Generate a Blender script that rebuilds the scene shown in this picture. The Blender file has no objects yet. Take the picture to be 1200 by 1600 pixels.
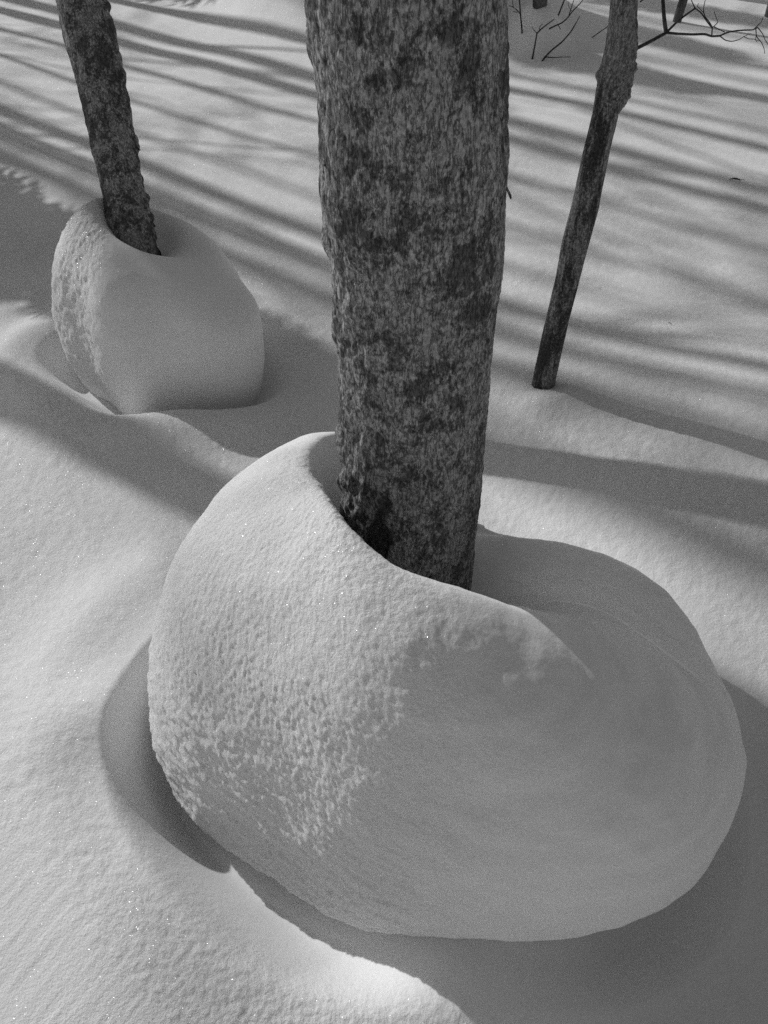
import bpy, math, random
import numpy as np
from mathutils import Vector, Matrix
random.seed(7)
rng = np.random.default_rng(11)
C = bpy.context.scene.collection
SC = bpy.context.scene

# ------------------------------------------------------------------ camera, sky, sun, exposure
CAM_H, PITCH, FPX = 1.5, math.radians(44), 1209.0
cd = bpy.data.cameras.new('camera'); cam = bpy.data.objects.new('camera', cd); C.objects.link(cam)
cam.location = (0, 0, CAM_H); cam.rotation_euler = (math.radians(90) - PITCH, 0, 0)
cd.sensor_fit = 'VERTICAL'; cd.sensor_height = 36.0; cd.lens = 36.0 * FPX / 1600.0
cd.clip_start = 0.02; cd.clip_end = 3000
SC.camera = cam

SUN_AZ, SUN_EL = math.radians(50), math.radians(30)       # azimuth measured left of +Y
W = bpy.data.worlds.new('World'); SC.world = W; W.use_nodes = True
nt = W.node_tree; nt.nodes.clear()
sky = nt.nodes.new('ShaderNodeTexSky'); sky.sky_type = 'NISHITA'; sky.sun_disc = False
sky.sun_elevation = SUN_EL; sky.sun_rotation = -SUN_AZ
bwn = nt.nodes.new('ShaderNodeRGBToBW'); bgn = nt.nodes.new('ShaderNodeBackground'); wo = nt.nodes.new('ShaderNodeOutputWorld')
bgn.inputs['Strength'].default_value = 0.115
nt.links.new(sky.outputs[0], bwn.inputs[0]); nt.links.new(bwn.outputs[0], bgn.inputs[0]); nt.links.new(bgn.outputs[0], wo.inputs[0])

U = np.array([-math.sin(SUN_AZ), math.cos(SUN_AZ)])        # horizontal direction towards the sun
N = np.array([math.cos(SUN_AZ), math.sin(SUN_AZ)])         # across the shadows
sl = bpy.data.lights.new('sun', 'SUN'); sl.energy = 4.3; sl.angle = math.radians(0.55); sl.color = (1, 1, 1)
so = bpy.data.objects.new('sun', sl); C.objects.link(so)
sv = Vector((U[0] * math.cos(SUN_EL), U[1] * math.cos(SUN_EL), math.sin(SUN_EL)))
so.rotation_euler = sv.to_track_quat('Z', 'Y').to_euler(); so.location = sv * 30

SC.view_settings.view_transform = 'Standard'; SC.view_settings.look = 'None'
SC.view_settings.gamma = 1; SC.view_settings.use_curve_mapping = False
SC.view_settings.exposure = -0.52
SC.render.engine = 'CYCLES'
SC.cycles.max_bounces = 6; SC.cycles.diffuse_bounces = 4; SC.cycles.use_denoising = False
SC.cycles.sample_clamp_indirect = 4

# ------------------------------------------------------------------ noise
_perm = np.random.default_rng(3).permutation(256).astype(np.int32)
_perm = np.concatenate([_perm, _perm, _perm])
_g = np.random.default_rng(5).normal(size=(256, 3)).astype(np.float32); _g /= np.linalg.norm(_g, axis=1)[:, None]
def perlin(x, y, z):
    x, y, z = np.broadcast_arrays(np.asarray(x, np.float32), np.asarray(y, np.float32), np.asarray(z, np.float32))
    xi = np.floor(x).astype(np.int32); yi = np.floor(y).astype(np.int32); zi = np.floor(z).astype(np.int32)
    xf, yf, zf = x - xi, y - yi, z - zi
    xi &= 255; yi &= 255; zi &= 255
    f = lambda t: t * t * t * (t * (t * 6 - 15) + 10)
    u, v, w = f(xf), f(yf), f(zf)
    def c(dx, dy, dz):
        g = _g[_perm[_perm[_perm[xi + dx] + yi + dy] + zi + dz]]
        return g[..., 0] * (xf - dx) + g[..., 1] * (yf - dy) + g[..., 2] * (zf - dz)
    l = lambda a, b, t: a + (b - a) * t
    return l(l(l(c(0,0,0), c(1,0,0), u), l(c(0,1,0), c(1,1,0), u), v), l(l(c(0,0,1), c(1,0,1), u), l(c(0,1,1), c(1,1,1), u), v), w) * 1.4
def fbm(x, y, z, n=3, lac=2.03, gain=0.5):
    r = 0; a = 1.0; s = 1.0
    for k in range(n):
        r = r + a * perlin(x * s + 17.3 * k, y * s + 5.1 * k, z * s + 9.7 * k); a *= gain; s *= lac
    return r
def adiff(a, b): return np.abs((a - b + np.pi) % (2 * np.pi) - np.pi)
def sstep(a, b, x):
    t = np.clip((x - a) / (b - a), 0, 1); return t * t * (3 - 2 * t)

# ------------------------------------------------------------------ mesh helpers
def mesh_from(name, co, quads, smooth=True, tris=None):
    me = bpy.data.meshes.new(name)
    co = np.ascontiguousarray(co, np.float32).reshape(-1, 3)
    q = np.ascontiguousarray(quads, np.int32).reshape(-1, 4)
    t = np.zeros((0, 3), np.int32) if tris is None else np.ascontiguousarray(tris, np.int32).reshape(-1, 3)
    me.vertices.add(len(co)); me.vertices.foreach_set('co', co.ravel())
    nl = q.size + t.size
    me.loops.add(nl); me.loops.foreach_set('vertex_index', np.concatenate([q.ravel(), t.ravel()]))
    me.polygons.add(len(q) + len(t))
    st = np.concatenate([np.arange(len(q)) * 4, q.size + np.arange(len(t)) * 3]).astype(np.int32)
    me.polygons.foreach_set('loop_start', st)
    me.polygons.foreach_set('use_smooth', np.full(len(q) + len(t), smooth))
    me.update(calc_edges=True); me.validate()
    return me
def grid_quads(nr, nc, wrap=False, off=0):
    i = np.arange(nr - 1)[:, None]; j = np.arange(nc if wrap else nc - 1)[None, :]
    j2 = (j + 1) % nc
    a = i * nc + j; b = i * nc + j2; c = (i + 1) * nc + j2; d = (i + 1) * nc + j
    return np.stack([a, b, c, d], -1).reshape(-1, 4) + off
def attr(me, name, v):
    a = me.attributes.new(name, 'FLOAT', 'POINT'); a.data.foreach_set('value', np.ascontiguousarray(v, np.float32).ravel())
def obj(name, me, mat=None, parent=None):
    o = bpy.data.objects.new(name, me); C.objects.link(o)
    if mat and not me.materials: me.materials.append(mat)
    if parent: o.parent = parent
    return o
def empty(name, loc=(0, 0, 0)):
    o = bpy.data.objects.new(name, None); C.objects.link(o); o.location = loc; return o
def tag(o, label=None, cat=None, group=None, kind=None):
    if label: o['label'] = label
    if cat: o['category'] = cat
    if group: o['group'] = group
    if kind: o['kind'] = kind
    return o

# ------------------------------------------------------------------ materials
def newmat(name):
    m = bpy.data.materials.new(name); m.use_nodes = True; t = m.node_tree; t.nodes.clear(); return m, t
class NT:
    def __init__(s, t): s.t = t
    def n(s, typ, ins=None, **kw):
        k = s.t.nodes.new(typ)
        for a, b in kw.items(): setattr(k, a, b)
        for a, b in (ins or {}).items():
            if isinstance(b, bpy.types.NodeSocket): s.t.links.new(b, k.inputs[a])
            else: k.inputs[a].default_value = b
        return k
    def math(s, op, a, b=0.0, c=None, clamp=False):
        d = {0: a, 1: b}
        if c is not None: d[2] = c
        return s.n('ShaderNodeMath', d, operation=op, use_clamp=clamp).outputs[0]
    def rng(s, v, a, b, c=0.0, d=1.0, st=True):
        k = s.n('ShaderNodeMapRange', {'Value': v, 'From Min': a, 'From Max': b, 'To Min': c, 'To Max': d})
        if st: k.interpolation_type = 'SMOOTHSTEP'
        return k.outputs[0]
    def noise(s, vec, scale, det=3, rough=.5, dist=0.0):
        return s.n('ShaderNodeTexNoise', {'Vector': vec, 'Scale': scale, 'Detail': det, 'Roughness': rough, 'Distortion': dist}).outputs[0]
    def mapping(s, vec, sc):
        return s.n('ShaderNodeMapping', {'Vector': vec, 'Scale': sc}).outputs[0]
    def mixf(s, f, a, b):
        return s.n('ShaderNodeMix', {0: f, 2: a, 3: b}, data_type='FLOAT').outputs[0]

def snow_material(name, grain=1.0):
    m, t = newmat(name); b = NT(t)
    tc = b.n('ShaderNodeTexCoord').outputs['Object']
    alb = b.rng(b.noise(tc, 3.1, 4), .3, .7, .78, .83)
    rough = b.n('ShaderNodeAttribute', attribute_name='grain').outputs['Fac']
    gn = b.math('SUBTRACT', b.noise(tc, 620, 2, .8), .5)                      # tiny shadows between snow grains, painted into the albedo as mottling
    gn = b.math('ADD', gn, b.math('MULTIPLY', b.math('SUBTRACT', b.noise(tc, 230, 3, .7), .5), .5))
    alb = b.math('ADD', alb, b.math('MULTIPLY', gn, b.math('MULTIPLY', rough, .30)), clamp=True)
    g1 = b.noise(tc, 170, 4, .7); g2 = b.noise(tc, 600, 2, .7)
    h = b.math('ADD', b.math('MULTIPLY', g1, .0046), b.math('MULTIPLY', g2, .0014))
    h = b.math('MULTIPLY', h, b.math('MULTIPLY', rough, grain))
    bump = b.n('ShaderNodeBump', {'Height': h, 'Strength': 1.0, 'Distance': 1.0})
    pr = b.n('ShaderNodeBsdfPrincipled', {'Base Color': alb, 'Roughness': .75, 'Specular IOR Level': .35, 'Normal': bump.outputs[0],
             'Subsurface Weight': .35, 'Sheen Weight': .35, 'Sheen Roughness': .45, 'Subsurface Radius': (.012, .012, .012), 'Subsurface Scale': 1.0})
    # single crystals, each a tiny mirror facing its own way
    vo = b.n('ShaderNodeTexVoronoi', {'Vector': tc, 'Scale': 650.0}, feature='F1')
    col = b.n('ShaderNodeSeparateColor', {0: vo.outputs['Color']})
    rv = b.n('ShaderNodeVectorMath', {0: vo.outputs['Color'], 1: (.5, .5, .5)}, operation='SUBTRACT').outputs[0]
    geo = b.n('ShaderNodeNewGeometry')
    nn = b.n('ShaderNodeVectorMath', {0: b.n('ShaderNodeVectorMath', {0: rv, 'Scale': 1.3}, operation='SCALE').outputs[0], 1: geo.outputs['Normal']}, operation='ADD').outputs[0]
    nn = b.n('ShaderNodeVectorMath', {0: nn}, operation='NORMALIZE').outputs[0]
    gl = b.n('ShaderNodeBsdfGlossy', {'Color': (.8, .8, .8, 1), 'Roughness': .36, 'Normal': nn})
    sel = b.n('ShaderNodeTexWhiteNoise', {'Vector': vo.outputs['Position']}, noise_dimensions='3D').outputs[0]
    f = b.math('MULTIPLY', b.math('GREATER_THAN', sel, b.rng(b.noise(tc, 14, 2), .42, .7, .985, .84)), b.math('LESS_THAN', vo.outputs['Distance'], .30))
    f = b.math('MULTIPLY', f, b.math('MULTIPLY', rough, .8))
    mx = b.n('ShaderNodeMixShader', {0: f, 1: pr.outputs[0], 2: gl.outputs[0]})
    b.n('ShaderNodeOutputMaterial', {'Surface': mx.outputs[0]})
    return m
SNOW = snow_material('snow_grainy')

def bark_material(name, lo, hi, blotch=26.0, stretch=.5, bias=.0, fissure=.5, bumpd=.0025):
    m, t = newmat(name); b = NT(t)
    tc = b.n('ShaderNodeTexCoord').outputs['Object']
    v1 = b.mapping(tc, (1, 1, stretch)); v2 = b.mapping(tc, (1, 1, .26)); v3 = b.mapping(tc, (1, 1, .7))
    big = b.noise(v1, blotch * .33, 3, .6, .3)
    bl = b.noise(v1, blotch, 6, .72, .25)
    fine = b.noise(v3, 190, 4, .7)
    fis = b.noise(v2, 130, 4, .65, .4)
    lich = b.math('ADD', b.math('ADD', b.math('MULTIPLY', bl, 1.0), b.math('MULTIPLY', big, .85)), b.math('MULTIPLY', fine, .28))
    lich = b.rng(lich, 1.00 + bias, 1.19 + bias)
    crack = b.rng(b.math('ABSOLUTE', b.math('SUBTRACT', fis, .5)), .0, .045, 1.0, 0.0)
    speck = b.rng(fine, .33, .72, .55, 1.35)
    v = b.mixf(lich, lo, hi)
    v = b.math('MULTIPLY', v, speck)
    v = b.math('MULTIPLY', v, b.rng(crack, 0, 1, 1.0, 1.0 - fissure))
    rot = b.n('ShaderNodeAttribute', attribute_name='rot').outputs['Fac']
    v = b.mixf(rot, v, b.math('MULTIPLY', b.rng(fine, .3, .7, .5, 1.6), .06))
    h = b.math('ADD', b.math('MULTIPLY', fis, .8), b.math('ADD', b.math('MULTIPLY', fine, .7), b.math('MULTIPLY', crack, -.45)))
    bump = b.n('ShaderNodeBump', {'Height': b.math('MULTIPLY', h, bumpd), 'Strength': 1.0, 'Distance': 1.0})
    pr = b.n('ShaderNodeBsdfPrincipled', {'Base Color': v, 'Roughness': .85, 'Specular IOR Level': .25, 'Normal': bump.outputs[0]})
    b.n('ShaderNodeOutputMaterial', {'Surface': pr.outputs[0]})
    return m
BARK_MAIN = bark_material('bark_lichen', .105, .33, 48, .95, -.06, .5)
BARK_LEFT = bark_material('bark_flaky', .095, .33, 38, .9, -.03, .45)
BARK_RIGHT = bark_material('bark_patchy', .05, .26, 22, .26, -.09, .4)
BARK_FAR = bark_material('bark_far', .05, .16, 14, .4, -.08, .4)
TWIG = bark_material('twig_bark', .04, .09, 60, .5, .0, .3, .0006)
NEEDLE, _t = newmat('fir_needles'); _b = NT(_t)
_tc = _b.n('ShaderNodeTexCoord').outputs['Object']
_p = _b.n('ShaderNodeBsdfPrincipled', {'Base Color': _b.rng(_b.noise(_tc, 9, 3), .3, .7, .04, .09), 'Roughness': .8}); _b.n('ShaderNodeOutputMaterial', {'Surface': _p.outputs[0]})
LICHEN, _t = newmat('pale_lichen'); _b = NT(_t)
_tc = _b.n('ShaderNodeTexCoord').outputs['Object']
_p = _b.n('ShaderNodeBsdfPrincipled', {'Base Color': _b.rng(_b.noise(_tc, 300, 3), .3, .7, .25, .5), 'Roughness': .9}); _b.n('ShaderNodeOutputMaterial', {'Surface': _p.outputs[0]})

# ------------------------------------------------------------------ terrain
M1V = [0.0699, 0.8947, 0.0207, 0.4978, 1.0479, 0.4858, 0.0223, -0.0462, 0.0983, -0.0602, -0.0023, 0.0272, -0.0079, 0.0114, -0.0159, -0.0002, 0.5344, -0.1534, -0.1268, -0.0453, -0.0522, 0.0045, -0.0144, 0.2358, 0.0738, -0.0028, -0.0112, -0.0242, 0.1185, 0.1406, 0.078, -0.0407, -0.0446]
M2V = [-0.7574, 2.352, -0.0199, 0.7291, 1.0826, 0.3078, 0.0049, -0.0106, 0.0336, -0.0276, -0.0051, -0.0131, 0.0002, -0.0103, -0.0207, -0.0028, 0.4385, -0.0626, 0.0063, 0.0051, -0.0026, 0.0009, 0.0021, 0.1362, 0.0217, -0.001, 0.0008, -0.0011, 0.1467, 0.0367, -0.0021, 0.0049, 0.0077]
def four(c, p):
    r = np.full_like(p, c[0])
    for k in range(1, (len(c) - 1) // 2 + 1): r = r + c[2*k-1] * np.cos(k * p) + c[2*k] * np.sin(k * p)
    return r
def edge_dist(v, x, y, far=3.0):
    dx, dy = x - v[0], y - v[1]; return np.hypot(dx, dy) - four(v[5:16], np.arctan2(dy, dx))
def height(x, y):
    """large shape of the snow surface (no grain)"""
    x = np.asarray(x, float); y = np.asarray(y, float)
    r = np.hypot(x, y)
    near = sstep(14, 5, r)
    h = .022 * perlin(x * .9, y * .9, 3.3) + .05 * perlin(x * .31, y * .31, 8.1) * sstep(1.5, 5, r)
    h = h + sstep(12, 60, r) * (2.2 * perlin(x * .035, y * .035, 1.7)) + sstep(40, 400, r) * 10 * perlin(x * .006, y * .006, 2.2)
    # gentle rise on the right behind the big mound
    h = h + .19 * np.exp(-(((x - 1.35) / .75) ** 2 + ((y - 1.75) / .7) ** 2))
    # hump round the thin right-hand trunk
    h = h + .03 * np.exp(-(((x - .50) / .25) ** 2 + ((y - 2.05) / .22) ** 2)) + .03 * np.exp(-(((x - .49) / .09) ** 2 + ((y - 1.95) / .07) ** 2)) - .012 * np.exp(-(((x - .515) / .055) ** 2 + ((y - 2.05) / .055) ** 2))
    # moats
    d1 = edge_dist(M1V, x, y); a1 = np.arctan2(y - M1V[1], x - M1V[0])
    front = (.5 - .5 * np.cos(a1 - math.radians(15))) ** 1.5          # 1 on the front-left side
    lf = np.exp(-(adiff(a1, math.radians(228)) / math.radians(42)) ** 2); w1 = .085 + .085 * lf
    h = h - (.05 + .105 * front + .03 * lf) * (1 - .6 * np.exp(-(adiff(a1, math.radians(278)) / math.radians(26)) ** 2)) * sstep(w1, -.02 + .035 * lf, d1) + .018 * np.exp(-((d1 - .25) / .09) ** 2) * front
    h = h + .03 * np.exp(-((x + .64) ** 2 + (y - .90) ** 2) / .10 ** 2)
    h = h + .105 * np.exp(-(((x - .17) / .20) ** 2 + ((y - .44) / .13) ** 2))      # bank in front, facing the sun
    d2 = edge_dist(M2V, x, y); a2 = np.arctan2(y - M2V[1], x - M2V[0])
    f2 = (.5 - .5 * np.cos(a2 - math.radians(50))) ** .6
    h = h - (.03 + .08 * f2) * sstep(.12, -.03, d2) + .06 * np.exp(-((d2 - .19) / .10) ** 2) * f2
    # snow knoll at the back
    h = h + 1.0 * np.exp(-(((x + .05) / 1.2) ** 2 + ((y - 7.25 + .38 * (x - .9)) / .8) ** 2) ** 1.5)
    # small covered boulder at its foot, another bank at the far right
    h = h + .22 * np.exp(-(((x - 1.12) / .17) ** 2 + ((y - 6.35) / .22) ** 2) ** 1.3)
    h = h + .75 * np.exp(-(((x - 4.0) / .9) ** 2 + ((y - 9.3) / .7) ** 2))
    return h

def ray(px, py):
    d = np.array([(px - 600) / FPX, math.cos(PITCH) + (800 - py) / FPX * math.sin(PITCH), -math.sin(PITCH) + (800 - py) / FPX * math.cos(PITCH)])
    return d
def at_depth(px, py, Y):
    d = ray(px, py); t = Y / d[1]; return np.array([d[0] * t, Y, CAM_H + d[2] * t])
def on_ground(px, py):
    d = ray(px, py); t = np.linspace(.5, 30, 6000); P = d[None] * t[:, None]
    k = np.argmax(P[:, 2] + CAM_H < height(P[:, 0], P[:, 1])); return np.array([P[k, 0], P[k, 1], P[k, 2] + CAM_H])

def ground():
    th_d = np.linspace(math.radians(40), math.radians(140), 560)
    th_s = np.linspace(math.radians(140), math.radians(400), 130)[1:-1]
    th = np.concatenate([th_d, th_s]); nth = len(th)
    r1 = .22 * np.exp(np.arange(0, math.log(11 / .22), .0052)); r2 = 11 * np.exp(np.linspace(0, math.log(2200 / 11), 90))[1:]
    r = np.concatenate([[.05, .1, .16], r1, r2])
    R, T = np.meshgrid(r, th, indexing='ij')
    X, Y = R * np.cos(T) + .1, R * np.sin(T) - .05
    Z = height(X, Y)
    n1 = len(r1) + 3
    x, y, R1 = X[:n1], Y[:n1], R[:n1]
    fade = sstep(9, 2.0, R1) * .75 + .25
    d1 = edge_dist(M1V, x, y); d2 = edge_dist(M2V, x, y)
    calm = np.minimum(sstep(.02, .22, d1), sstep(.0, .15, d2)) * .85 + .15      # sheltered, smooth snow close to the mounds
    calm = calm * (.55 + .45 * sstep(-.35, .25, perlin(x * 2.3, y * 2.3, 4.0)))
    gr = fbm(x * 95, y * 95, 0.5, 2, 2.1, .6) * .0024 + perlin(x * 38, y * 38, 2.0) * .0020
    Z[:n1] += gr * calm * fade + .0035 * perlin(x * 7, y * 7, 6.0) * calm
    g = np.full(Z.shape, .3); g[:n1] = np.clip(calm * (.4 + .6 * fade), 0, 1)
    me = mesh_from('snow_ground', np.stack([X, Y, Z], -1), grid_quads(len(r), nth, True)[:, ::-1])
    attr(me, 'grain', g)
    o = obj('snow_ground', me, SNOW); tag(o, 'rolling snow cover of the forest floor crossed by tree shadows', None, None, 'structure')
    return o
ground()

# ------------------------------------------------------------------ snow mounds round the trunks
def mound(name, v, tc, hole_r, hole_z, nph, n_in, n_up, n_lo, rough_fn, label, sink):
    p = np.linspace(0, 2 * np.pi, nph, endpoint=False)
    cx, cy, zb, rb, pw = v[:5]
    Rr = four(v[5:16], p)[:, None]; Zc = four(v[16:23], p)[:, None]; RC = four(v[23:28], p)[:, None]; ZE = four(v[28:33], p)[:, None]
    d = np.stack([np.cos(p), np.sin(p)], -1)[:, None, :]
    tc = np.array(tc); crest = tc + d * RC[..., None]; eq = np.array([cx, cy]) + d * Rr[..., None]
    ti = np.linspace(0, 1, n_in, endpoint=False)[None]
    hz = hole_z(p)[:, None]
    k = np.sin(ti * np.pi / 2)                                   # 0 at trunk, 1 at crest
    ri = hole_r * .7 + (RC - hole_r * .7) * (1 - (1 - ti) ** 1.15)
    st = ((.5 + .5 * np.cos(adiff(p, math.radians(285)))) ** 1.6)[:, None]      # steep well under the front lip, gentle at the back
    lo = .05 + .40 * (1 - st)
    zi = hz + (Zc - hz) * sstep(lo - .05, 1, ti)
    A = np.concatenate([tc + d * ri[..., None], zi[..., None]], -1)
    a = np.linspace(0, 1, n_up)[None] * np.pi / 2
    w = (np.sin(a) ** pw)[..., None]
    B = np.concatenate([crest * (1 - w) + eq * w, (ZE + (Zc - ZE) * np.cos(a) ** pw)[..., None]], -1)
    a = np.linspace(0, 1, n_lo)[None] * np.pi / 2
    r2 = Rr - Rr * (1 - rb) * (1 - np.cos(a)); ZB = zb - sink(p)[:, None]; z2 = ZE - (ZE - ZB) * np.sin(a)
    Cc = np.concatenate([np.array([cx, cy]) + d * r2[..., None], (z2 + 0 * Rr)[..., None]], -1)
    nz = np.linspace(0, .26, 14)[None, 1:, None]; nk = Cc[:, -1:, :] * np.ones((1, 13, 1)); nk[..., 2:] -= nz
    P = np.concatenate([A, B, Cc[:, 1:], nk], 1)                       # (phi, t, 3)
    # smooth the profile a little along t, then normals
    for _ in range(110): P[:, 1:-1] = .5 * P[:, 1:-1] + .25 * (P[:, :-2] + P[:, 2:])
    Q = P.copy()
    for _ in range(900): Q[:, 1:-1] = .5 * Q[:, 1:-1] + .25 * (Q[:, :-2] + Q[:, 2:])
    wq = (.97 * np.exp(-(adiff(p, math.radians(343)) / math.radians(33)) ** 2))[:, None, None] * sstep(n_in + n_up * .8, n_in + n_up * .5, np.arange(P.shape[1]))[None, :, None]
    P = P + (Q - P) * wq
    du = np.roll(P, -1, 0) - np.roll(P, 1, 0); dv = np.gradient(P, axis=1)
    n = np.cross(du, dv); n /= np.linalg.norm(n, axis=-1, keepdims=True) + 1e-12
    n *= -np.sign((n[nph // 2, n_in + 10] * (P[nph // 2, n_in + 10] - np.array([cx, cy, .1]))).sum()) * -1
    disp, grain = rough_fn(P, n, p[:, None], np.linspace(0, 1, P.shape[1])[None])
    P = P + n * disp[..., None]
    P = P.transpose(1, 0, 2)
    me = mesh_from(name, P, grid_quads(P.shape[0], nph, True))
    attr(me, 'grain', np.broadcast_to(grain, disp.shape).T)
    o = obj(name, me, SNOW); tag(o, label, 'snow mound')
    return o

def rough1(P, n, p, t):
    x, y, z = P[..., 0], P[..., 1], P[..., 2]
    windward = sstep(1.45, .55, adiff(p, math.radians(205))) * (1 - .55 * sstep(.42, .62, z)) + 0 * z
    low = sstep(.40, .20, z)
    f = fbm(x * 100, y * 100, z * 150, 3, 2.1, .65) * .0019
    cl = perlin(x * 36, y * 36, z * 80) + .5 * perlin(x * 80, y * 80, z * 120)
    clumps = (np.maximum(cl + .15, 0) - .25) * .0036
    ledge = perlin(x * 9, y * 9, z * 60) * .0035
    big = fbm(x * 6, y * 6, z * 6, 2) * .006
    soft = fbm(x * 11, y * 11, z * 19, 3) * .0016
    mid = sstep(1.5, .6, adiff(p, math.radians(225)))
    d = big + soft + f * (.10 + .35 * mid + .9 * windward) + (clumps + ledge) * windward * low + clumps * .25 * windward
    d = d + .009 * np.maximum(perlin(x * 12, y * 12, z * 34) , 0) * windward * sstep(.30, .12, z)
    # horizontal flow lines on the smooth lee face
    d = d + (.0020 * perlin(x * 3, y * 3, z * 24) + .0022 * fbm(x * 17, y * 17, z * 17, 2)) * (1 - windward)
    return d, np.clip(.12 + .5 * mid + .6 * windward, 0, 1)
def hz1(p): return .23 + .28 * np.clip(-np.cos(p - .1), 0, 1) ** 1.5
T1 = (.07, .98)
mound('snow_mound', M1V, (.03, .98), .10, hz1, 900, 70, 190, 150, rough1, 'huge bulging snow mound wrapped round the foot of the thick middle trunk',
      lambda p: .17 * np.exp(-(adiff(p, math.radians(218)) / math.radians(54)) ** 4))

def rough2(P, n, p, t):
    x, y, z = P[..., 0], P[..., 1], P[..., 2]
    wind = sstep(1.1, .4, adiff(p, math.radians(195))) + 0 * z
    f = fbm(x * 60, y * 60, z * 60, 3, 2.1, .6) * .0032
    cl = np.maximum(perlin(x * 26, y * 26, z * 26) + .1, 0) * .007
    big = fbm(x * 5, y * 5, z * 5, 2) * .007 + perlin(x * 4, y * 4, z * 22) * .0018
    return big + (f + cl * sstep(.40, .3, z)) * wind + f * .08, np.clip(.1 + wind, 0, 1)
def hz2(p): return .06 + .68 * four(M2V[16:23], p)
mound('snow_mound', M2V, (-.80, 2.45), .08, hz2, 420, 36, 90, 70, rough2, 'egg-shaped snow mound round the foot of the leaning left trunk', lambda p: .14 + 0 * p)

# ------------------------------------------------------------------ trunks
def trunk_mesh(name, rows, nang, disp_fn, close=True, rot_fn=None):
    """rows: (z, x, y, r) sections; world coordinates relative to rows' own origin"""
    rows = np.asarray(rows, float)
    a = np.linspace(0, 2 * np.pi, nang, endpoint=False)[None]
    z, cx, cy, r = [rows[:, k][:, None] for k in range(4)]
    x = r * np.cos(a); y = r * np.sin(a)
    dsp = disp_fn(x, y, z + 0 * a, a + 0 * z, r)
    k = 1 + dsp / r
    P = np.stack([cx + x * k, cy + y * k, z + 0 * a], -1)
    me = mesh_from(name, P, grid_quads(len(rows), nang, True))
    if rot_fn is not None: attr(me, 'rot', rot_fn(a + 0 * z, z + 0 * a))
    return me
def sections(L, Rr, Y, zs, off=0.0, lean=0.0):
    """edges as measured (pixel rows) -> axis and radius in the plane at distance Y (which may tilt)"""
    ys = np.unique([p[1] for p in L] + [p[1] for p in Rr])
    out = []
    for py in ys:
        l = np.interp(py, [p[1] for p in L], [p[0] for p in L]); r = np.interp(py, [p[1] for p in Rr], [p[0] for p in Rr])
        yy = Y
        for _ in range(4):
            c = at_depth((l + r) / 2, py, yy); yy = Y + lean * (c[2] - .4)
        depth = c[1] * math.cos(PITCH) + (CAM_H - c[2]) * math.sin(PITCH)
        out.append((c[2], c[0], c[1], (r - l) / 2 * depth / FPX))
    out = np.array(sorted(out))
    return np.stack([zs] + [np.interp(zs, out[:, 0], out[:, k]) for k in (1, 2, 3)], -1), out
def extend(rows, out, top, r_top, drift=(0, 0), wob=.05, seed=0, n=60):
    """carry the trunk on above the picture"""
    z0, x0, y0, r0 = rows[-1]
    g = out[-1]
    sx = (out[-1, 1] - out[0, 1]) / (out[-1, 0] - out[0, 0]); sy = (out[-1, 2] - out[0, 2]) / (out[-1, 0] - out[0, 0])
    z = np.linspace(z0, top, n + 1)[1:]; t = (z - z0) / (top - z0)
    x = x0 + sx * (z - z0) * (1 - .5 * t) + drift[0] * t ** 2 + wob * np.sin(t * 7 + seed) * t
    y = y0 + sy * (z - z0) * (1 - .5 * t) + drift[1] * t ** 2 + wob * np.cos(t * 6 + seed) * t - wob * t
    r = r0 * (1 - t) ** .7 + r_top * t
    r = np.maximum(r0 + (r_top - r0) * t, r_top)
    return np.concatenate([rows, np.stack([z, x, y, r], -1)])

def tube(pts, radii, n=6):
    pts = np.asarray(pts, float); m = len(pts)
    tg = np.gradient(pts, axis=0); tg /= np.linalg.norm(tg, axis=1)[:, None] + 1e-9
    up = np.array([0.31, .17, .93]); a = np.cross(tg, up); a /= np.linalg.norm(a, axis=1)[:, None] + 1e-9; b = np.cross(tg, a)
    th = np.linspace(0, 2 * np.pi, n, endpoint=False)
    P = pts[:, None] + np.asarray(radii)[:, None, None] * (np.cos(th)[None, :, None] * a[:, None] + np.sin(th)[None, :, None] * b[:, None])
    return P.reshape(-1, 3), grid_quads(m, n, True)
class Tubes:
    def __init__(s): s.v = []; s.q = []; s.k = 0
    def add(s, pts, radii, n=6):
        v, q = tube(pts, radii, n); s.v.append(v); s.q.append(q + s.k); s.k += len(v)
    def mesh(s, name): return mesh_from(name, np.concatenate(s.v), np.concatenate(s.q))
def wander(p0, d, L, n, jit, rg, droop=0.0):
    p = np.array(p0, float); d = np.array(d, float); d /= np.linalg.norm(d); out = [p.copy()]
    for i in range(n):
        d = d + rg.normal(size=3) * jit + np.array([0, 0, droop]); d /= np.linalg.norm(d); p = p + d * L / n; out.append(p.copy())
    return np.array(out)
def branchlet(T, p0, d, L, r, rg, depth=2, n=8, jit=.13, side=6):
    pts = wander(p0, d, L, n, jit, rg, .03); T.add(pts, np.linspace(r, r * .3, len(pts)), side)
    if depth:
        for k in range(rg.integers(3, 6)):
            i = rg.integers(n // 3, n); dd = pts[i] - pts[i - 1]; dd /= np.linalg.norm(dd)
            ax = rg.normal(size=3); ax -= ax @ dd * dd; ax /= np.linalg.norm(ax)
            branchlet(T, pts[i], dd * .8 + ax * rg.uniform(.5, .9), L * rg.uniform(.35, .6), r * .5, rg, depth - 1, max(4, n - 2), jit * 1.2, 4)
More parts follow.
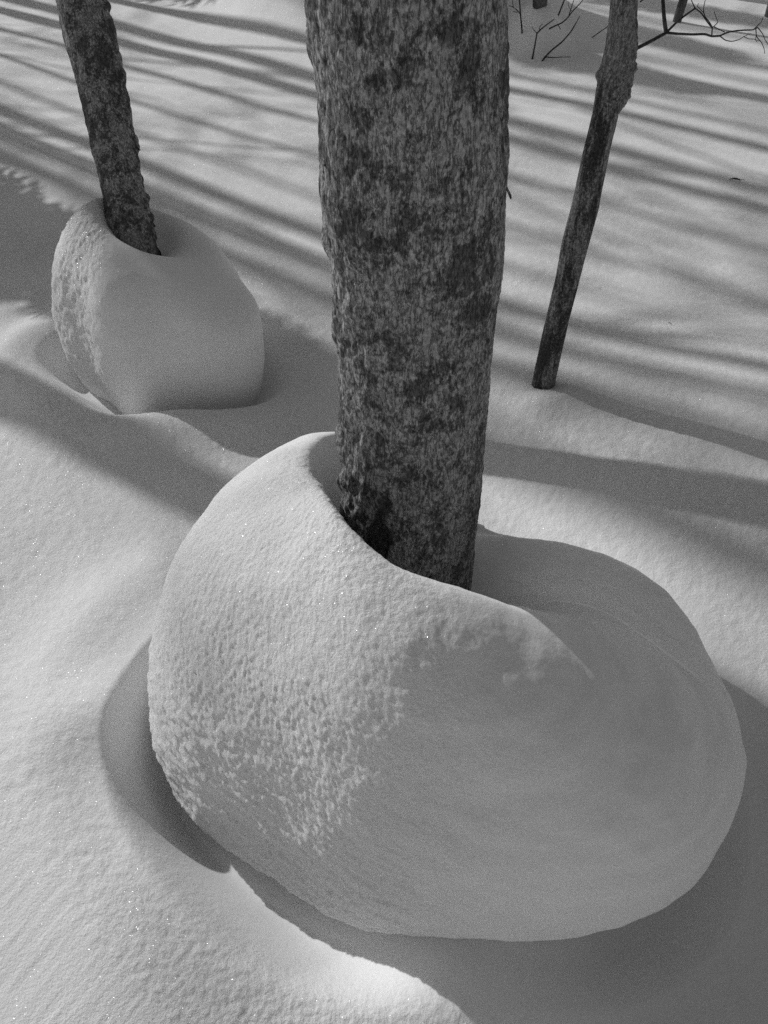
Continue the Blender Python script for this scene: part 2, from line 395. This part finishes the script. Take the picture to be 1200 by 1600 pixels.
def crown(root, rows, z0, z1, n, L, mat, seed, origin=(0, 0, 0)):
    """limbs along the upper trunk, each limb a part"""
    rg = np.random.default_rng(seed)
    for k in range(n):
        z = z0 + (z1 - z0) * (k + rg.uniform(0, .8)) / n
        x, y, r = [np.interp(z, rows[:, 0], rows[:, j]) for j in (1, 2, 3)]
        a = k * 2.4 + rg.uniform(-.5, .5); t = (z - z0) / (z1 - z0)
        T = Tubes(); branchlet(T, np.array([x, y, z]) - np.array(origin), (math.cos(a), math.sin(a), rg.uniform(.35, .9)), L * (1 - .55 * t) * rg.uniform(.8, 1.2), r * rg.uniform(.3, .45), rg)
        obj('branch', T.mesh('branch'), mat, root)

# main trunk -------------------------------------------------------
Lm = [(478,0),(491,120),(499,192),(498.4,228),(504,270),(517,390),(523.6,480),(530.5,570),(533,660),(536,760),(541,830),(548,918)]
Rm = [(791.5,0),(793,165),(793,270),(789,318),(785,402),(774,480),(766,570),(759,660),(754,726),(749,780),(741,840),(735,918)]
zs = np.concatenate([np.linspace(.24, .36, 20)[:-1], np.linspace(.36, 1.40, 640)])
rows_m, out_m = sections(Lm, Rm, 1.0, zs[zs < 1.31])
rows_m = np.concatenate([rows_m])
rows_m = extend(rows_m, out_m, 11.5, .035, (.25, .2), .12, 1)
base_m = (rows_m[0, 1], rows_m[0, 2], .3)
SCAR_A, SCAR_Z = None, None
def angle_z(px, py, Y=1.0, r=.098):
    """surface angle/height of the trunk under a picture point"""
    d = ray(px, py); o = np.array([0, 0, CAM_H])
    for zc in [0]:
        c = at_depth(px, py, Y - .08); cx = np.interp(c[2], rows_m[:, 0], rows_m[:, 1]); rr = np.interp(c[2], rows_m[:, 0], rows_m[:, 3])
    a = d[0] ** 2 + d[1] ** 2; bb = -2 * (d[0] * cx + d[1] * Y); cc = cx * cx + Y * Y - rr * rr
    t = (-bb - math.sqrt(max(bb * bb - 4 * a * cc, 0))) / (2 * a)
    P = o + d * t; return math.atan2(P[1] - Y, P[0] - cx) % (2 * math.pi), P[2]
s_tip = angle_z(606, 762); s_bl = angle_z(566, 842); s_br = angle_z(606, 862)
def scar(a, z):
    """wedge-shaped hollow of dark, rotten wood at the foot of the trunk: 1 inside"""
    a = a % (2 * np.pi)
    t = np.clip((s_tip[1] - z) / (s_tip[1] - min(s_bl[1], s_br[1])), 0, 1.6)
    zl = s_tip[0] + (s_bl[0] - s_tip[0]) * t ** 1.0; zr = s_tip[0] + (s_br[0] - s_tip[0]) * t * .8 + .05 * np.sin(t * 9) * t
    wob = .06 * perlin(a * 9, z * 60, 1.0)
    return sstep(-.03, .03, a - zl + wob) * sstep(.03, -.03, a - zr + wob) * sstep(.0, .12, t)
def disp_main(x, y, z, a, r):
    f = perlin(x * 70, y * 70, z * 24) * .0012 + fbm(x * 130, y * 130, z * 60, 3, 2.1, .6) * .0014
    rid = 1 - np.abs(perlin(x * 105, y * 105, z * 34)) * 3; f = f - np.clip(rid, 0, 1) ** 2 * .0014
    b = fbm(x * 14, y * 14, z * 6, 2) * .0028
    left = sstep(1.2, .3, adiff(a, math.pi + .3)); plates = np.maximum(perlin(x * 40, y * 40, z * 18) - .05, 0) * .014 * (.25 + .75 * left)
    # long lifted plates high on the left flank
    lump = .006 * np.exp(-((z - 1.10) / .05) ** 2) * left
    lowl = sstep(.80, .60, z) * left * (np.maximum(perlin(x * 55, y * 55, z * 34), 0) * .010)
    s = scar(a, z)
    edge = sstep(.02, .10, np.abs(s - .5)) * 0
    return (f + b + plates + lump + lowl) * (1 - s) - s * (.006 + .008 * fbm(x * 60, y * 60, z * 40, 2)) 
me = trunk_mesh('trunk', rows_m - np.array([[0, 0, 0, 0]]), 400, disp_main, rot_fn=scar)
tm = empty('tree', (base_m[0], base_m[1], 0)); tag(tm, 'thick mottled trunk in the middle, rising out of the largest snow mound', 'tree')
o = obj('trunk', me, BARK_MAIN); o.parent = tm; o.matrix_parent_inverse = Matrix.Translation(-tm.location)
def keep(o, root): o.parent = root; o.matrix_parent_inverse = Matrix.Translation(-root.location)
def crown_on(root, rows, *a):
    before = set(C.objects); crown(None, rows, *a)
    for q in set(C.objects) - before: keep(q, root)
crown_on(tm, rows_m, 3.6, 11.2, 16, 2.6, BARK_FAR, 21)
def flake(root, px, py, Y, ang, w, h, lift, mat, curl=.5, name='bark_flake', rows=rows_m):
    """thin curled strip of bark standing off the trunk: top edge attached, lower edge lifted"""
    c = at_depth(px, py, Y); z = c[2]
    cx, cy, r = [np.interp(z, rows[:, 0], rows[:, j]) for j in (1, 2, 3)]
    u = np.linspace(-1, 1, 7)[None]; v = np.linspace(0, 1, 9)[:, None]
    jag = .18 * np.sin(u * 7 + px) * v
    rr = r - .004 + lift * v ** 1.8 + .0 * u; an = ang + (u * w / r) * (1 - .55 * v) ; zz = z - h * (v + jag * .4)
    th = .0014
    Pi = np.stack([cx + rr * np.cos(an), cy + rr * np.sin(an), zz + 0 * an], -1); Po = np.stack([cx + (rr + th) * np.cos(an), cy + (rr + th) * np.sin(an), zz + 0 * an], -1)
    V = np.concatenate([Pi.reshape(-1, 3), Po.reshape(-1, 3)]); q1 = grid_quads(9, 7); q2 = grid_quads(9, 7, off=63)[:, ::-1]
    rim = [i for i in range(7)] + [7 * k + 6 for k in range(1, 9)] + [56 + i for i in range(5, -1, -1)] + [7 * k for k in range(7, 0, -1)]
    q3 = [[rim[i], rim[i] + 63, rim[(i + 1) % len(rim)] + 63, rim[(i + 1) % len(rim)]] for i in range(len(rim))]
    o = obj(name, mesh_from(name, V, np.concatenate([q1, q2, np.array(q3)])), mat); keep(o, root); return o
flake(tm, 792, 268, 1.0, .05, .010, .034, .012, BARK_MAIN)
flake(tm, 530, 688, 1.0, math.pi + .12, .012, .030, .007, BARK_MAIN)
flake(tm, 533, 712, 1.0, math.pi + .3, .014, .034, .008, BARK_MAIN)
for k in range(18):
    py = random.uniform(150, 830); a0 = random.choice([random.uniform(math.pi - .1, math.pi + .9)] * 3 + [random.uniform(-.5, .1)])
    flake(tm, 650, py, .92, a0, random.uniform(.003, .008), random.uniform(.008, .022), random.uniform(.002, .005), BARK_MAIN)
# pale lichen tuft
a_, z_ = angle_z(568, 412)
cx, cy, r_ = [np.interp(z_, rows_m[:, 0], rows_m[:, j]) for j in (1, 2, 3)]
T = Tubes(); rg = np.random.default_rng(4)
for k in range(26):
    aa = a_ + rg.normal() * .05; zz = z_ + rg.uniform(-.03, .012)
    p0 = np.array([cx + (r_ - .001) * math.cos(aa), cy + (r_ - .001) * math.sin(aa), zz])
    T.add(wander(p0, (math.cos(aa) + rg.normal() * .8, math.sin(aa) + rg.normal() * .4, rg.normal() * .9), rg.uniform(.004, .010), 4, .3, rg), [.0007] * 5, 4)
keep(obj('lichen', T.mesh('lichen'), LICHEN), tm)

# left trunk -------------------------------------------------------
Ll = [(89,0),(100,52),(119,120),(134,180),(146,240),(157,280),(166,332),(172,360),(176,392)]
Rl = [(163,0),(180,52),(187,100),(204,180),(215,248),(226,300),(238,344),(244,392)]
rows_l, out_l = sections(Ll, Rl, 2.45, np.linspace(.22, 1.13, 260)[:-2], lean=.58)
zt = out_l[-1, 0]; rows_l = rows_l[rows_l[:, 0] <= zt + .001]
rows_l = extend(rows_l, out_l, 9.0, .02, (.1, .2), .10, 3)
def disp_left(x, y, z, a, r):
    f = fbm(x * 70, y * 70, z * 26, 3, 2.1, .6) * .0035
    right = sstep(1.3, .3, adiff(a, 0.0)); plates = np.maximum(perlin(x * 34, y * 34, z * 30), 0) * .016 * (.2 + right)
    return f + plates + fbm(x * 12, y * 12, z * 7, 2) * .004
tl = empty('tree', (rows_l[0, 1], rows_l[0, 2], 0)); tag(tl, 'flaky dark trunk at the upper left leaning out of the egg-shaped mound', 'tree')
keep(obj('trunk', trunk_mesh('trunk', rows_l, 120, disp_left), BARK_LEFT), tl)
crown_on(tl, rows_l, 3.2, 8.8, 12, 1.9, BARK_FAR, 31)
for py, w, h, lf in ((58, .010, .03, .012), (104, .012, .028, .016), (140, .016, .05, .014), (190, .012, .04, .009), (214, .012, .035, .011), (238, .007, .03, .035), (272, .010, .04, .012), (300, .012, .04, .008), (318, .008, .09, .020)):
    flake(tl, 210, py, 2.45, random.uniform(-.45, .1), w, h, lf, BARK_LEFT, rows=rows_l)
for k in range(8): flake(tl, 130, random.uniform(20, 320), 2.45, math.pi + random.uniform(-.1, .6), .008, .03, .004, BARK_LEFT, rows=rows_l)

# right trunk ------------------------------------------------------
Lr = [(954,0),(947,72),(938,110),(932,140),(926,180),(909,248),(894,320),(878,380),(867,440),(850,512),(831,600),(828,618)]
Rr = [(996,0),(993,80),(986,120),(980,144),(966,180),(950,248),(936,320),(922,372),(904,440),(886,512),(861,624)]
rows_r, out_r = sections(Lr, Rr, 2.06, np.linspace(-.08, 1.2, 420))
zt = out_r[-1, 0]; rows_r = rows_r[rows_r[:, 0] <= zt]; out_r2 = out_r.copy()
sl_x = (out_r[-1, 1] - out_r[0, 1]) / (out_r[-1, 0] - out_r[0, 0])
low = rows_r[:, 0] < out_r[0, 0]; rows_r[low, 1] = out_r[0, 1] + sl_x * (rows_r[low, 0] - out_r[0, 0])
rows_r = extend(rows_r, out_r, 7.5, .015, (.1, .3), .10, 5)
zb_ = at_depth(962, 110, 2.06)[2]
def disp_right(x, y, z, a, r):
    f = fbm(x * 60, y * 60, z * 9, 3) * .0016
    burl = np.exp(-((z - zb_) / .085) ** 2)
    b = burl * (.006 + .011 * fbm(x * 45, y * 45, z * 45, 3, 2.1, .6)) * (.5 + .5 * np.cos(a + .6))
    knob = .010 * np.exp(-((z - at_depth(938, 118, 2.06)[2]) / .012) ** 2) * np.exp(-(adiff(a, math.pi) / .35) ** 2)
    edge = -.006 * sstep(.0, .012, zb_ - .115 - z + .03 * np.cos(a + .3)) * sstep(.09, .04, zb_ - .115 - z) * (np.sin(a) < 0)
    return f + b + knob + edge * .6
tr = empty('tree', (rows_r[0, 1], rows_r[0, 2], 0)); tag(tr, 'slim patchy trunk on the right slanting up from bare snow, with a rough burl', 'tree')
keep(obj('trunk', trunk_mesh('trunk', rows_r, 90, disp_right), BARK_RIGHT), tr)
crown_on(tr, rows_r, 2.6, 7.3, 9, 1.5, BARK_FAR, 41)
# the bare branch with its forks, going away to the right
def path(pp, Y0, Y1):
    n = len(pp); return np.array([at_depth(p[0], p[1], Y0 + (Y1 - Y0) * i / max(n - 1, 1)) for i, p in enumerate(pp)])
def smoothpath(P, k=4):
    t = np.arange(len(P)); tt = np.linspace(0, len(P) - 1, (len(P) - 1) * k + 1)
    Q = np.stack([np.interp(tt, t, P[:, j]) for j in range(3)], -1)
    for _ in range(2): Q[1:-1] = .5 * Q[1:-1] + .25 * (Q[:-2] + Q[2:])
    return Q
def part_branch(root, lines, name='branch', mat=TWIG):
    T = Tubes()
    for pp, Y0, Y1, r0, r1 in lines:
        P = smoothpath(path(pp, Y0, Y1)); T.add(P, np.linspace(r0, r1, len(P)), 7)
    o = obj(name, T.mesh(name), mat); keep(o, root); return o
part_branch(tr, [([(985,80),(1010,68),(1041,51)], 2.10, 2.16, .0046, .0038),
                 ([(1041,51),(1062,30),(1086,13)], 2.16, 2.22, .0030, .0022), ([(1086,13),(1080,0)], 2.22, 2.22, .0016, .0010), ([(1086,13),(1096,20),(1104,33),(1113,44)], 2.22, 2.2, .0017, .0014)])
part_branch(tr, [([(1041,52),(1037,25),(1034,-30),(1030,-90)], 2.16, 2.2, .0052, .0036)])
part_branch(tr, [([(1041,51),(1060,53),(1085,54),(1102,53),(1112,57),(1125,56)], 2.16, 2.24, .0030, .0024),
                 ([(1125,56),(1135,51),(1150,48),(1165,47),(1176,47),(1184,43)], 2.24, 2.27, .0022, .0014),
                 ([(1176,47),(1183,41),(1190,34),(1192,28)], 2.27, 2.29, .0013, .0008),
                 ([(1184,43),(1192,53),(1195,62),(1201,70)], 2.27, 2.29, .0012, .0008),
                 ([(1181,46),(1182,58),(1190,66),(1194,76),(1195,84)], 2.27, 2.29, .0013, .0007),
                 ([(1182,55),(1180,62),(1183,66)], 2.27, 2.28, .0009, .0006),
                 ([(1126,57),(1133,63),(1144,65),(1155,62),(1162,57),(1172,53)], 2.24, 2.26, .0014, .0007),
                 ([(1162,57),(1170,61),(1178,61),(1186,64)], 2.25, 2.27, .0009, .0006),
                 ([(1112,57),(1113,43)], 2.22, 2.22, .0018, .0016),
                 ([(1113,43),(1108,34),(1102,27),(1099,18),(1100,8),(1102,0)], 2.2, 2.2, .0016, .0009),
                 ([(1099,20),(1094,14),(1089,10),(1092,5)], 2.2, 2.2, .0010, .0006),
                 ([(1113,43),(1119,38),(1122,34),(1119,28),(1116,18)], 2.2, 2.2, .0012, .0007),
                 ([(1116,42),(1124,46),(1132,50)], 2.21, 2.22, .0012, .0012)], 'twig')
part_branch(tr, [([(1000,3),(1010,-4),(1025,-14)], 2.1, 2.1, .0016, .0010)], 'twig')

# ------------------------------------------------------------------ trunks beyond the knoll
def far_trunk(pxb, pyb, Y, r, lean, h, label, name='tree', sink=.5, seed=0, snap=False):
    b = at_depth(pxb, pyb, Y) if not snap else on_ground(pxb, pyb)
    z0 = float(height(b[0], b[1])) - sink; base = Vector((b[0], b[1], float(height(b[0], b[1]))))
    z = np.linspace(z0, h, 70); t = (z - b[2])
    rows = np.stack([z, b[0] + lean[0] * t + .02 * np.sin(z * 1.3 + seed), b[1] + lean[1] * t, r * (1 - .75 * np.clip((z - z0) / (h - z0), 0, 1))], -1)
    root = empty(name, base); tag(root, label, 'tree')
    keep(obj('trunk', trunk_mesh('trunk', rows, 20, lambda x, y, z, a, r: fbm(x * 20, y * 20, z * 6, 2) * r * .10), BARK_FAR), root)
    crown_on(root, rows, h * .4, h * .97, 8, h * .22, BARK_FAR, 50 + seed)
    return root
far_trunk(921, 34, 8.9, .085, (.02, 0), 9, 'dark upright trunk whose foot hides behind the shaded snow bank', seed=1)
far_trunk(1054, 34, 0, .035, (.10, 0), 6, 'thin leaning trunk standing in striped snow behind the bare branch', snap=True, sink=.2, seed=2)
far_trunk(1205, 26, 0, .06, (.02, 0), 8, 'dark trunk cut by the right border of the photograph near its top', snap=True, sink=.2, seed=3)
far_trunk(848, 6, 0, .05, (-.05, 0), 7, 'small dark trunk foot at the top edge above the shaded bank', snap=True, sink=.2, seed=4)

# ------------------------------------------------------------------ saplings and twigs sticking out of the snow
def sapling(px, py, lines, label, rscale=1.0):
    g = on_ground(px, py); root = empty('sapling', g); tag(root, label, 'sapling')
    for nm, L in lines:
        T = Tubes()
        for pp, dy0, dy1, r0, r1 in L:
            P = smoothpath(np.array([at_depth(p[0], p[1], g[1] + dy0 + (dy1 - dy0) * i / max(len(pp) - 1, 1)) for i, p in enumerate(pp)]))
            T.add(P, np.linspace(r0, r1, len(P)) * rscale, 6)
        keep(obj(nm, T.mesh(nm), TWIG), root)
    return root
sapling(815, 51, [('stem', [([(816,56),(815,40),(813,20),(811,-10),(808,-40)], 0, -.1, .0065, .004)]),
                  ('twig', [([(813,22),(806,14),(800,10),(795,9)], 0, .05, .004, .002), ([(802,12),(801,4),(800,-4)], 0, .05, .003, .002), ([(808,19),(802,18)], 0, .03, .003, .002)])],
        'upright bare stem beside the right edge of the thick trunk')
sapling(832, 92, [('stem', [([(831,97),(832,90),(836,70),(839,52)], 0, 0, .007, .005)]),
                  ('twig', [([(839,52),(846,45),(855,38),(866,30)], 0, .05, .0055, .003), ([(839,52),(834,47),(831,42)], 0, .0, .003, .002), ([(843,48),(843,42),(848,37)], 0, .03, .003, .002),
                            ([(858,45),(868,40),(878,36),(888,27),(894,18),(905,7),(911,0)], 0, .1, .005, .003), ([(888,27),(892,14),(896,2),(899,-8)], 0, .1, .0035, .002), ([(872,39),(876,46)], 0, .0, .003, .002), ([(894,18),(888,10),(888,2)], 0, .0, .002, .0015)])],
        'forked twiggy sapling in front of the small sunlit snow bump')
sapling(846, 96, [('stem', [([(845,99),(851,90),(862,78),(878,66),(892,50),(900,36),(906,25)], 0, .1, .007, .003)]), ('twig', [([(853,89),(865,90),(880,89),(892,89)], 0, .0, .004, .002)])],
        'curved weak stem with one side twig lying low over the snow')
sapling(872, 24, [('stem', [([(871,27),(876,15),(881,2),(886,-12)], 0, 0, .006, .004)])], 'short leaning stem above the forked sapling on the bank')
sapling(924, 59, [('stem', [([(922,61),(930,55),(940,48),(950,41)], 0, 0, .005, .003)])], 'low slanting twig touching the slim right trunk on its left')

# bits of bark on the snow
def debris(px, py, L, label, ang, seed):
    g = on_ground(px, py); rg = np.random.default_rng(seed)
    T = Tubes(); d = np.array([math.cos(ang), math.sin(ang), 0])
    t = np.linspace(-1, 1, 9)[:, None]
    P = g + d * t * L / 2 + np.array([0, 0, 1]) * (.004 + L * .16 * (1 - t ** 2)) + rg.normal(size=(9, 3)) * L * .015
    T.add(P, L * .075 * (1 - t[:, 0] ** 2 * .85) + L * .01, 6)
    T.add(wander(P[6], (d[0], d[1], -.05), L * .55, 4, .3, rg), np.linspace(L * .03, L * .01, 5), 5)
    o = obj('bark_scrap', T.mesh('bark_scrap'), TWIG); tag(o, label, 'bark scrap')
    return o
debris(1148, 283, .055, 'curled dark bark scrap lying on the striped snow at the far right', -.25, 1)
debris(177, 628, .020, 'tiny dark twig scrap on the snow ridge below the egg-shaped mound', .3, 2)
debris(937, 452, .010, 'tiny dark speck of bark right of the slim trunk, upper of two', .2, 3)
debris(1046, 507, .014, 'tiny dark speck of bark right of the slim trunk, lower of two', -.6, 4)

# ------------------------------------------------------------------ the forest that throws the shadows
def proto_tree(h, r, seed):
    rg = np.random.default_rng(seed)
    z = np.linspace(-.6, h, 60); t = np.clip(z / h, 0, 1)
    rows = np.stack([z, .05 * np.sin(t * 5 + seed) * t, .05 * np.cos(t * 4 + seed) * t, r * (1 - .6 * t)], -1)
    root = empty('tree'); keep(obj('trunk', trunk_mesh('trunk', rows, 14, lambda x, y, z, a, r: fbm(x * 14, y * 14, z * 4, 2) * r * .12), BARK_FAR), root)
    before = set(C.objects); crown(None, rows, h * (.42 if r > .05 else .30), h * .97, 10, h * .20, BARK_FAR, seed)
    for q in set(C.objects) - before: q.parent = root
    return root
def copy_tree(root):
    c = root.copy(); C.objects.link(c)
    for ch in root.children:
        k = ch.copy(); C.objects.link(k); k.parent = c
    return c
PROTO = [(proto_tree(12, .06, 101), .06), (proto_tree(13, .10, 102), .10), (proto_tree(10, .04, 103), .04)]
used = set()
def plant(s, D, r, label, lean=0.0, rz=0.0, sc=1.0):
    k = min(range(3), key=lambda i: abs(PROTO[i][1] - r)); root = PROTO[k][0]
    o = root if k not in used else copy_tree(root); used.add(k)
    p = N * s + U * D; o.location = (p[0], p[1], float(height(p[0], p[1])))
    f = r / PROTO[k][1]; o.scale = (f, f, sc); o.rotation_euler = (0, 0, rz)
    if lean:
        ax = Vector((U[0], U[1], 0)); o.rotation_mode = 'QUATERNION'
        from mathutils import Quaternion
        o.rotation_quaternion = Quaternion(ax, -math.atan(lean))
    tag(o, label, 'tree', 'bare forest trees outside the picture that throw the shadow stripes')
    return o
def crooked_tree():
    D = 8.0; p0 = U * D; z = np.linspace(-.5, 8, 90)
    s_ = np.interp(z, [-.5, 1, 3.30, 3.79, 4.79, 6, 8], [.2, .45, .776, .945, .985, 1.05, 1.1])
    for _ in range(30): s_[1:-1] = .5 * s_[1:-1] + .25 * (s_[:-2] + s_[2:])
    P = p0[None] + N[None] * s_[:, None]
    rows = np.stack([z, P[:, 0], P[:, 1], np.interp(z, [-.5, 5, 8], [.10, .10, .03])], -1)
    root = empty('tree', (rows[5, 1], rows[5, 2], 0)); tag(root, 'crooked leaning tree outside the picture with a bowed trunk', 'tree')
    keep(obj('trunk', trunk_mesh('trunk', rows, 16, lambda x, y, z, a, r: fbm(x * 14, y * 14, z * 4, 2) * r * .12), BARK_FAR), root)
    crown_on(root, rows, 6.4, 7.9, 5, 1.2, BARK_FAR, 77)
    zf = np.linspace(3.9, 8.2, 40); sf = np.interp(zf, [3.9, 4.5, 8.2], [.955, 1.15, 1.35]); Pf = p0[None] + N[None] * sf[:, None]
    rf = np.stack([zf, Pf[:, 0], Pf[:, 1], np.interp(zf, [3.9, 5, 8.2], [.08, .095, .03])], -1)
    keep(obj('limb', trunk_mesh('limb', rf, 16, lambda x, y, z, a, r: fbm(x * 14, y * 14, z * 4, 2) * r * .12), BARK_FAR), root)
def conifer(s, D, h, rad, label, seed, pw=.8):
    rg = np.random.default_rng(seed); p = N * s + U * D; g = float(height(p[0], p[1]))
    root = empty('fir_tree', (p[0], p[1], g)); tag(root, label, 'fir tree', 'young firs outside the picture')
    z = np.linspace(-.3, h, 30)
    rows = np.stack([z, 0 * z, 0 * z, .06 * (1 - z / (h * 1.02)) + .004], -1)
    obj('trunk', trunk_mesh('trunk', rows, 10, lambda x, y, z, a, r: 0 * x), BARK_FAR, root)
    V = []; nb = 620
    for k in range(nb):
        zz = h * (.02 + .97 * (k / nb) ** 1.1); L = rad * (1 - zz / h) ** pw * rg.uniform(.8, 1.1) + .05; a = k * 2.399 + rg.uniform(-.2, .2)
        c, s1 = math.cos(a), math.sin(a); m = max(3, int(L / .09))
        for j in range(m):
            r0 = L * (j + .3) / m; w = .05 + .16 * (1 - r0 / L) * min(1, L)
            for sg in (-1, 1):
                b = np.array([c * r0, s1 * r0, zz - .30 * r0]); e = b + np.array([c * .10 - s1 * sg * w, s1 * .10 + c * sg * w, -.03 + rg.uniform(-.03, .02)])
                t = np.array([c, s1, -.3]) * .055
                V += [b - t * .6, b + t, e + t * .7, e - t * .3]
    V = np.array(V); o = obj('crown', mesh_from('crown', V, np.arange(len(V)).reshape(-1, 4), smooth=False), NEEDLE, root)
def S(px, py):
    g = on_ground(px, py); return float(g[:2] @ N)
LBL = 'bare forest tree outside the picture towards the sun'
STR = [((1182,639),(937,617),.035,9),((1182,632),(937,550),.03,7)]
def stripe(px, py, r, D, **k): plant(S(px, py), D, r, LBL, rz=random.uniform(0, 6), **k)
for px, py, r, D in ((1182, 634, .042, 12), (937, 548, .036, 10), (937, 617, .045, 14), (1182, 565, .070, 11), (1182, 465, .040, 13), (1182, 385, .055, 14),
                     (1182, 328, .105, 13), (1182, 288, .13, 15), (1182, 231, .085, 12), (1182, 199, .06, 15), (1182, 150, .12, 12)):
    stripe(px, py, r, D)
for px, py, r, D in ((400, 276, .045, 15), (10, 210, .025, 9.7)): stripe(px, py, r, D)
plant(1.95, 16, .11, LBL, rz=2.0)
stripe(1100, 800, .10, 21); stripe(1150, 860, .10, 17); stripe(1000, 700, .07, 26)
# leaning one whose soft shadow runs below the egg-shaped mound and behind the big mound
crooked_tree()
# trees that shade the far bank
for s_, D, h, rad, sd in ((5.5, 10.4, 5.0, 1.0, 1), (6.4, 10.9, 5.2, 1.1, 2), (7.5, 10.2, 4.8, 1.1, 3), (8.6, 11.2, 4.6, 1.0, 4)):
    conifer(s_, D, h, rad, 'young fir with drooping boughs outside the picture behind the snow bank', sd)
conifer(1.46, 6.0, 2.9, .42, 'small slender fir outside the picture whose shade lies on the egg-shaped mound', 9, .5)
for s_, D, r in ((5.6, 20, .10), (5.9, 22, .09), (6.3, 19, .11), (6.9, 24, .10), (7.4, 21, .08), (8.0, 26, .10)): plant(s_, D, r, LBL, rz=s_)
# the wider wood
for k in range(34):
    a = random.uniform(0, 2 * math.pi); d = random.uniform(9, 45)
    p = np.array([d * math.sin(a), d * math.cos(a)])
    if p @ U > 0 and -3 < p @ N < 9: continue
    if abs(p[0]) < p[1] * .75 and p[1] < 12: continue
    plant(float(p @ N), float(p @ U), random.choice([.06, .1, .04, .08]), 'bare forest tree of the wider wood outside the picture', rz=a)
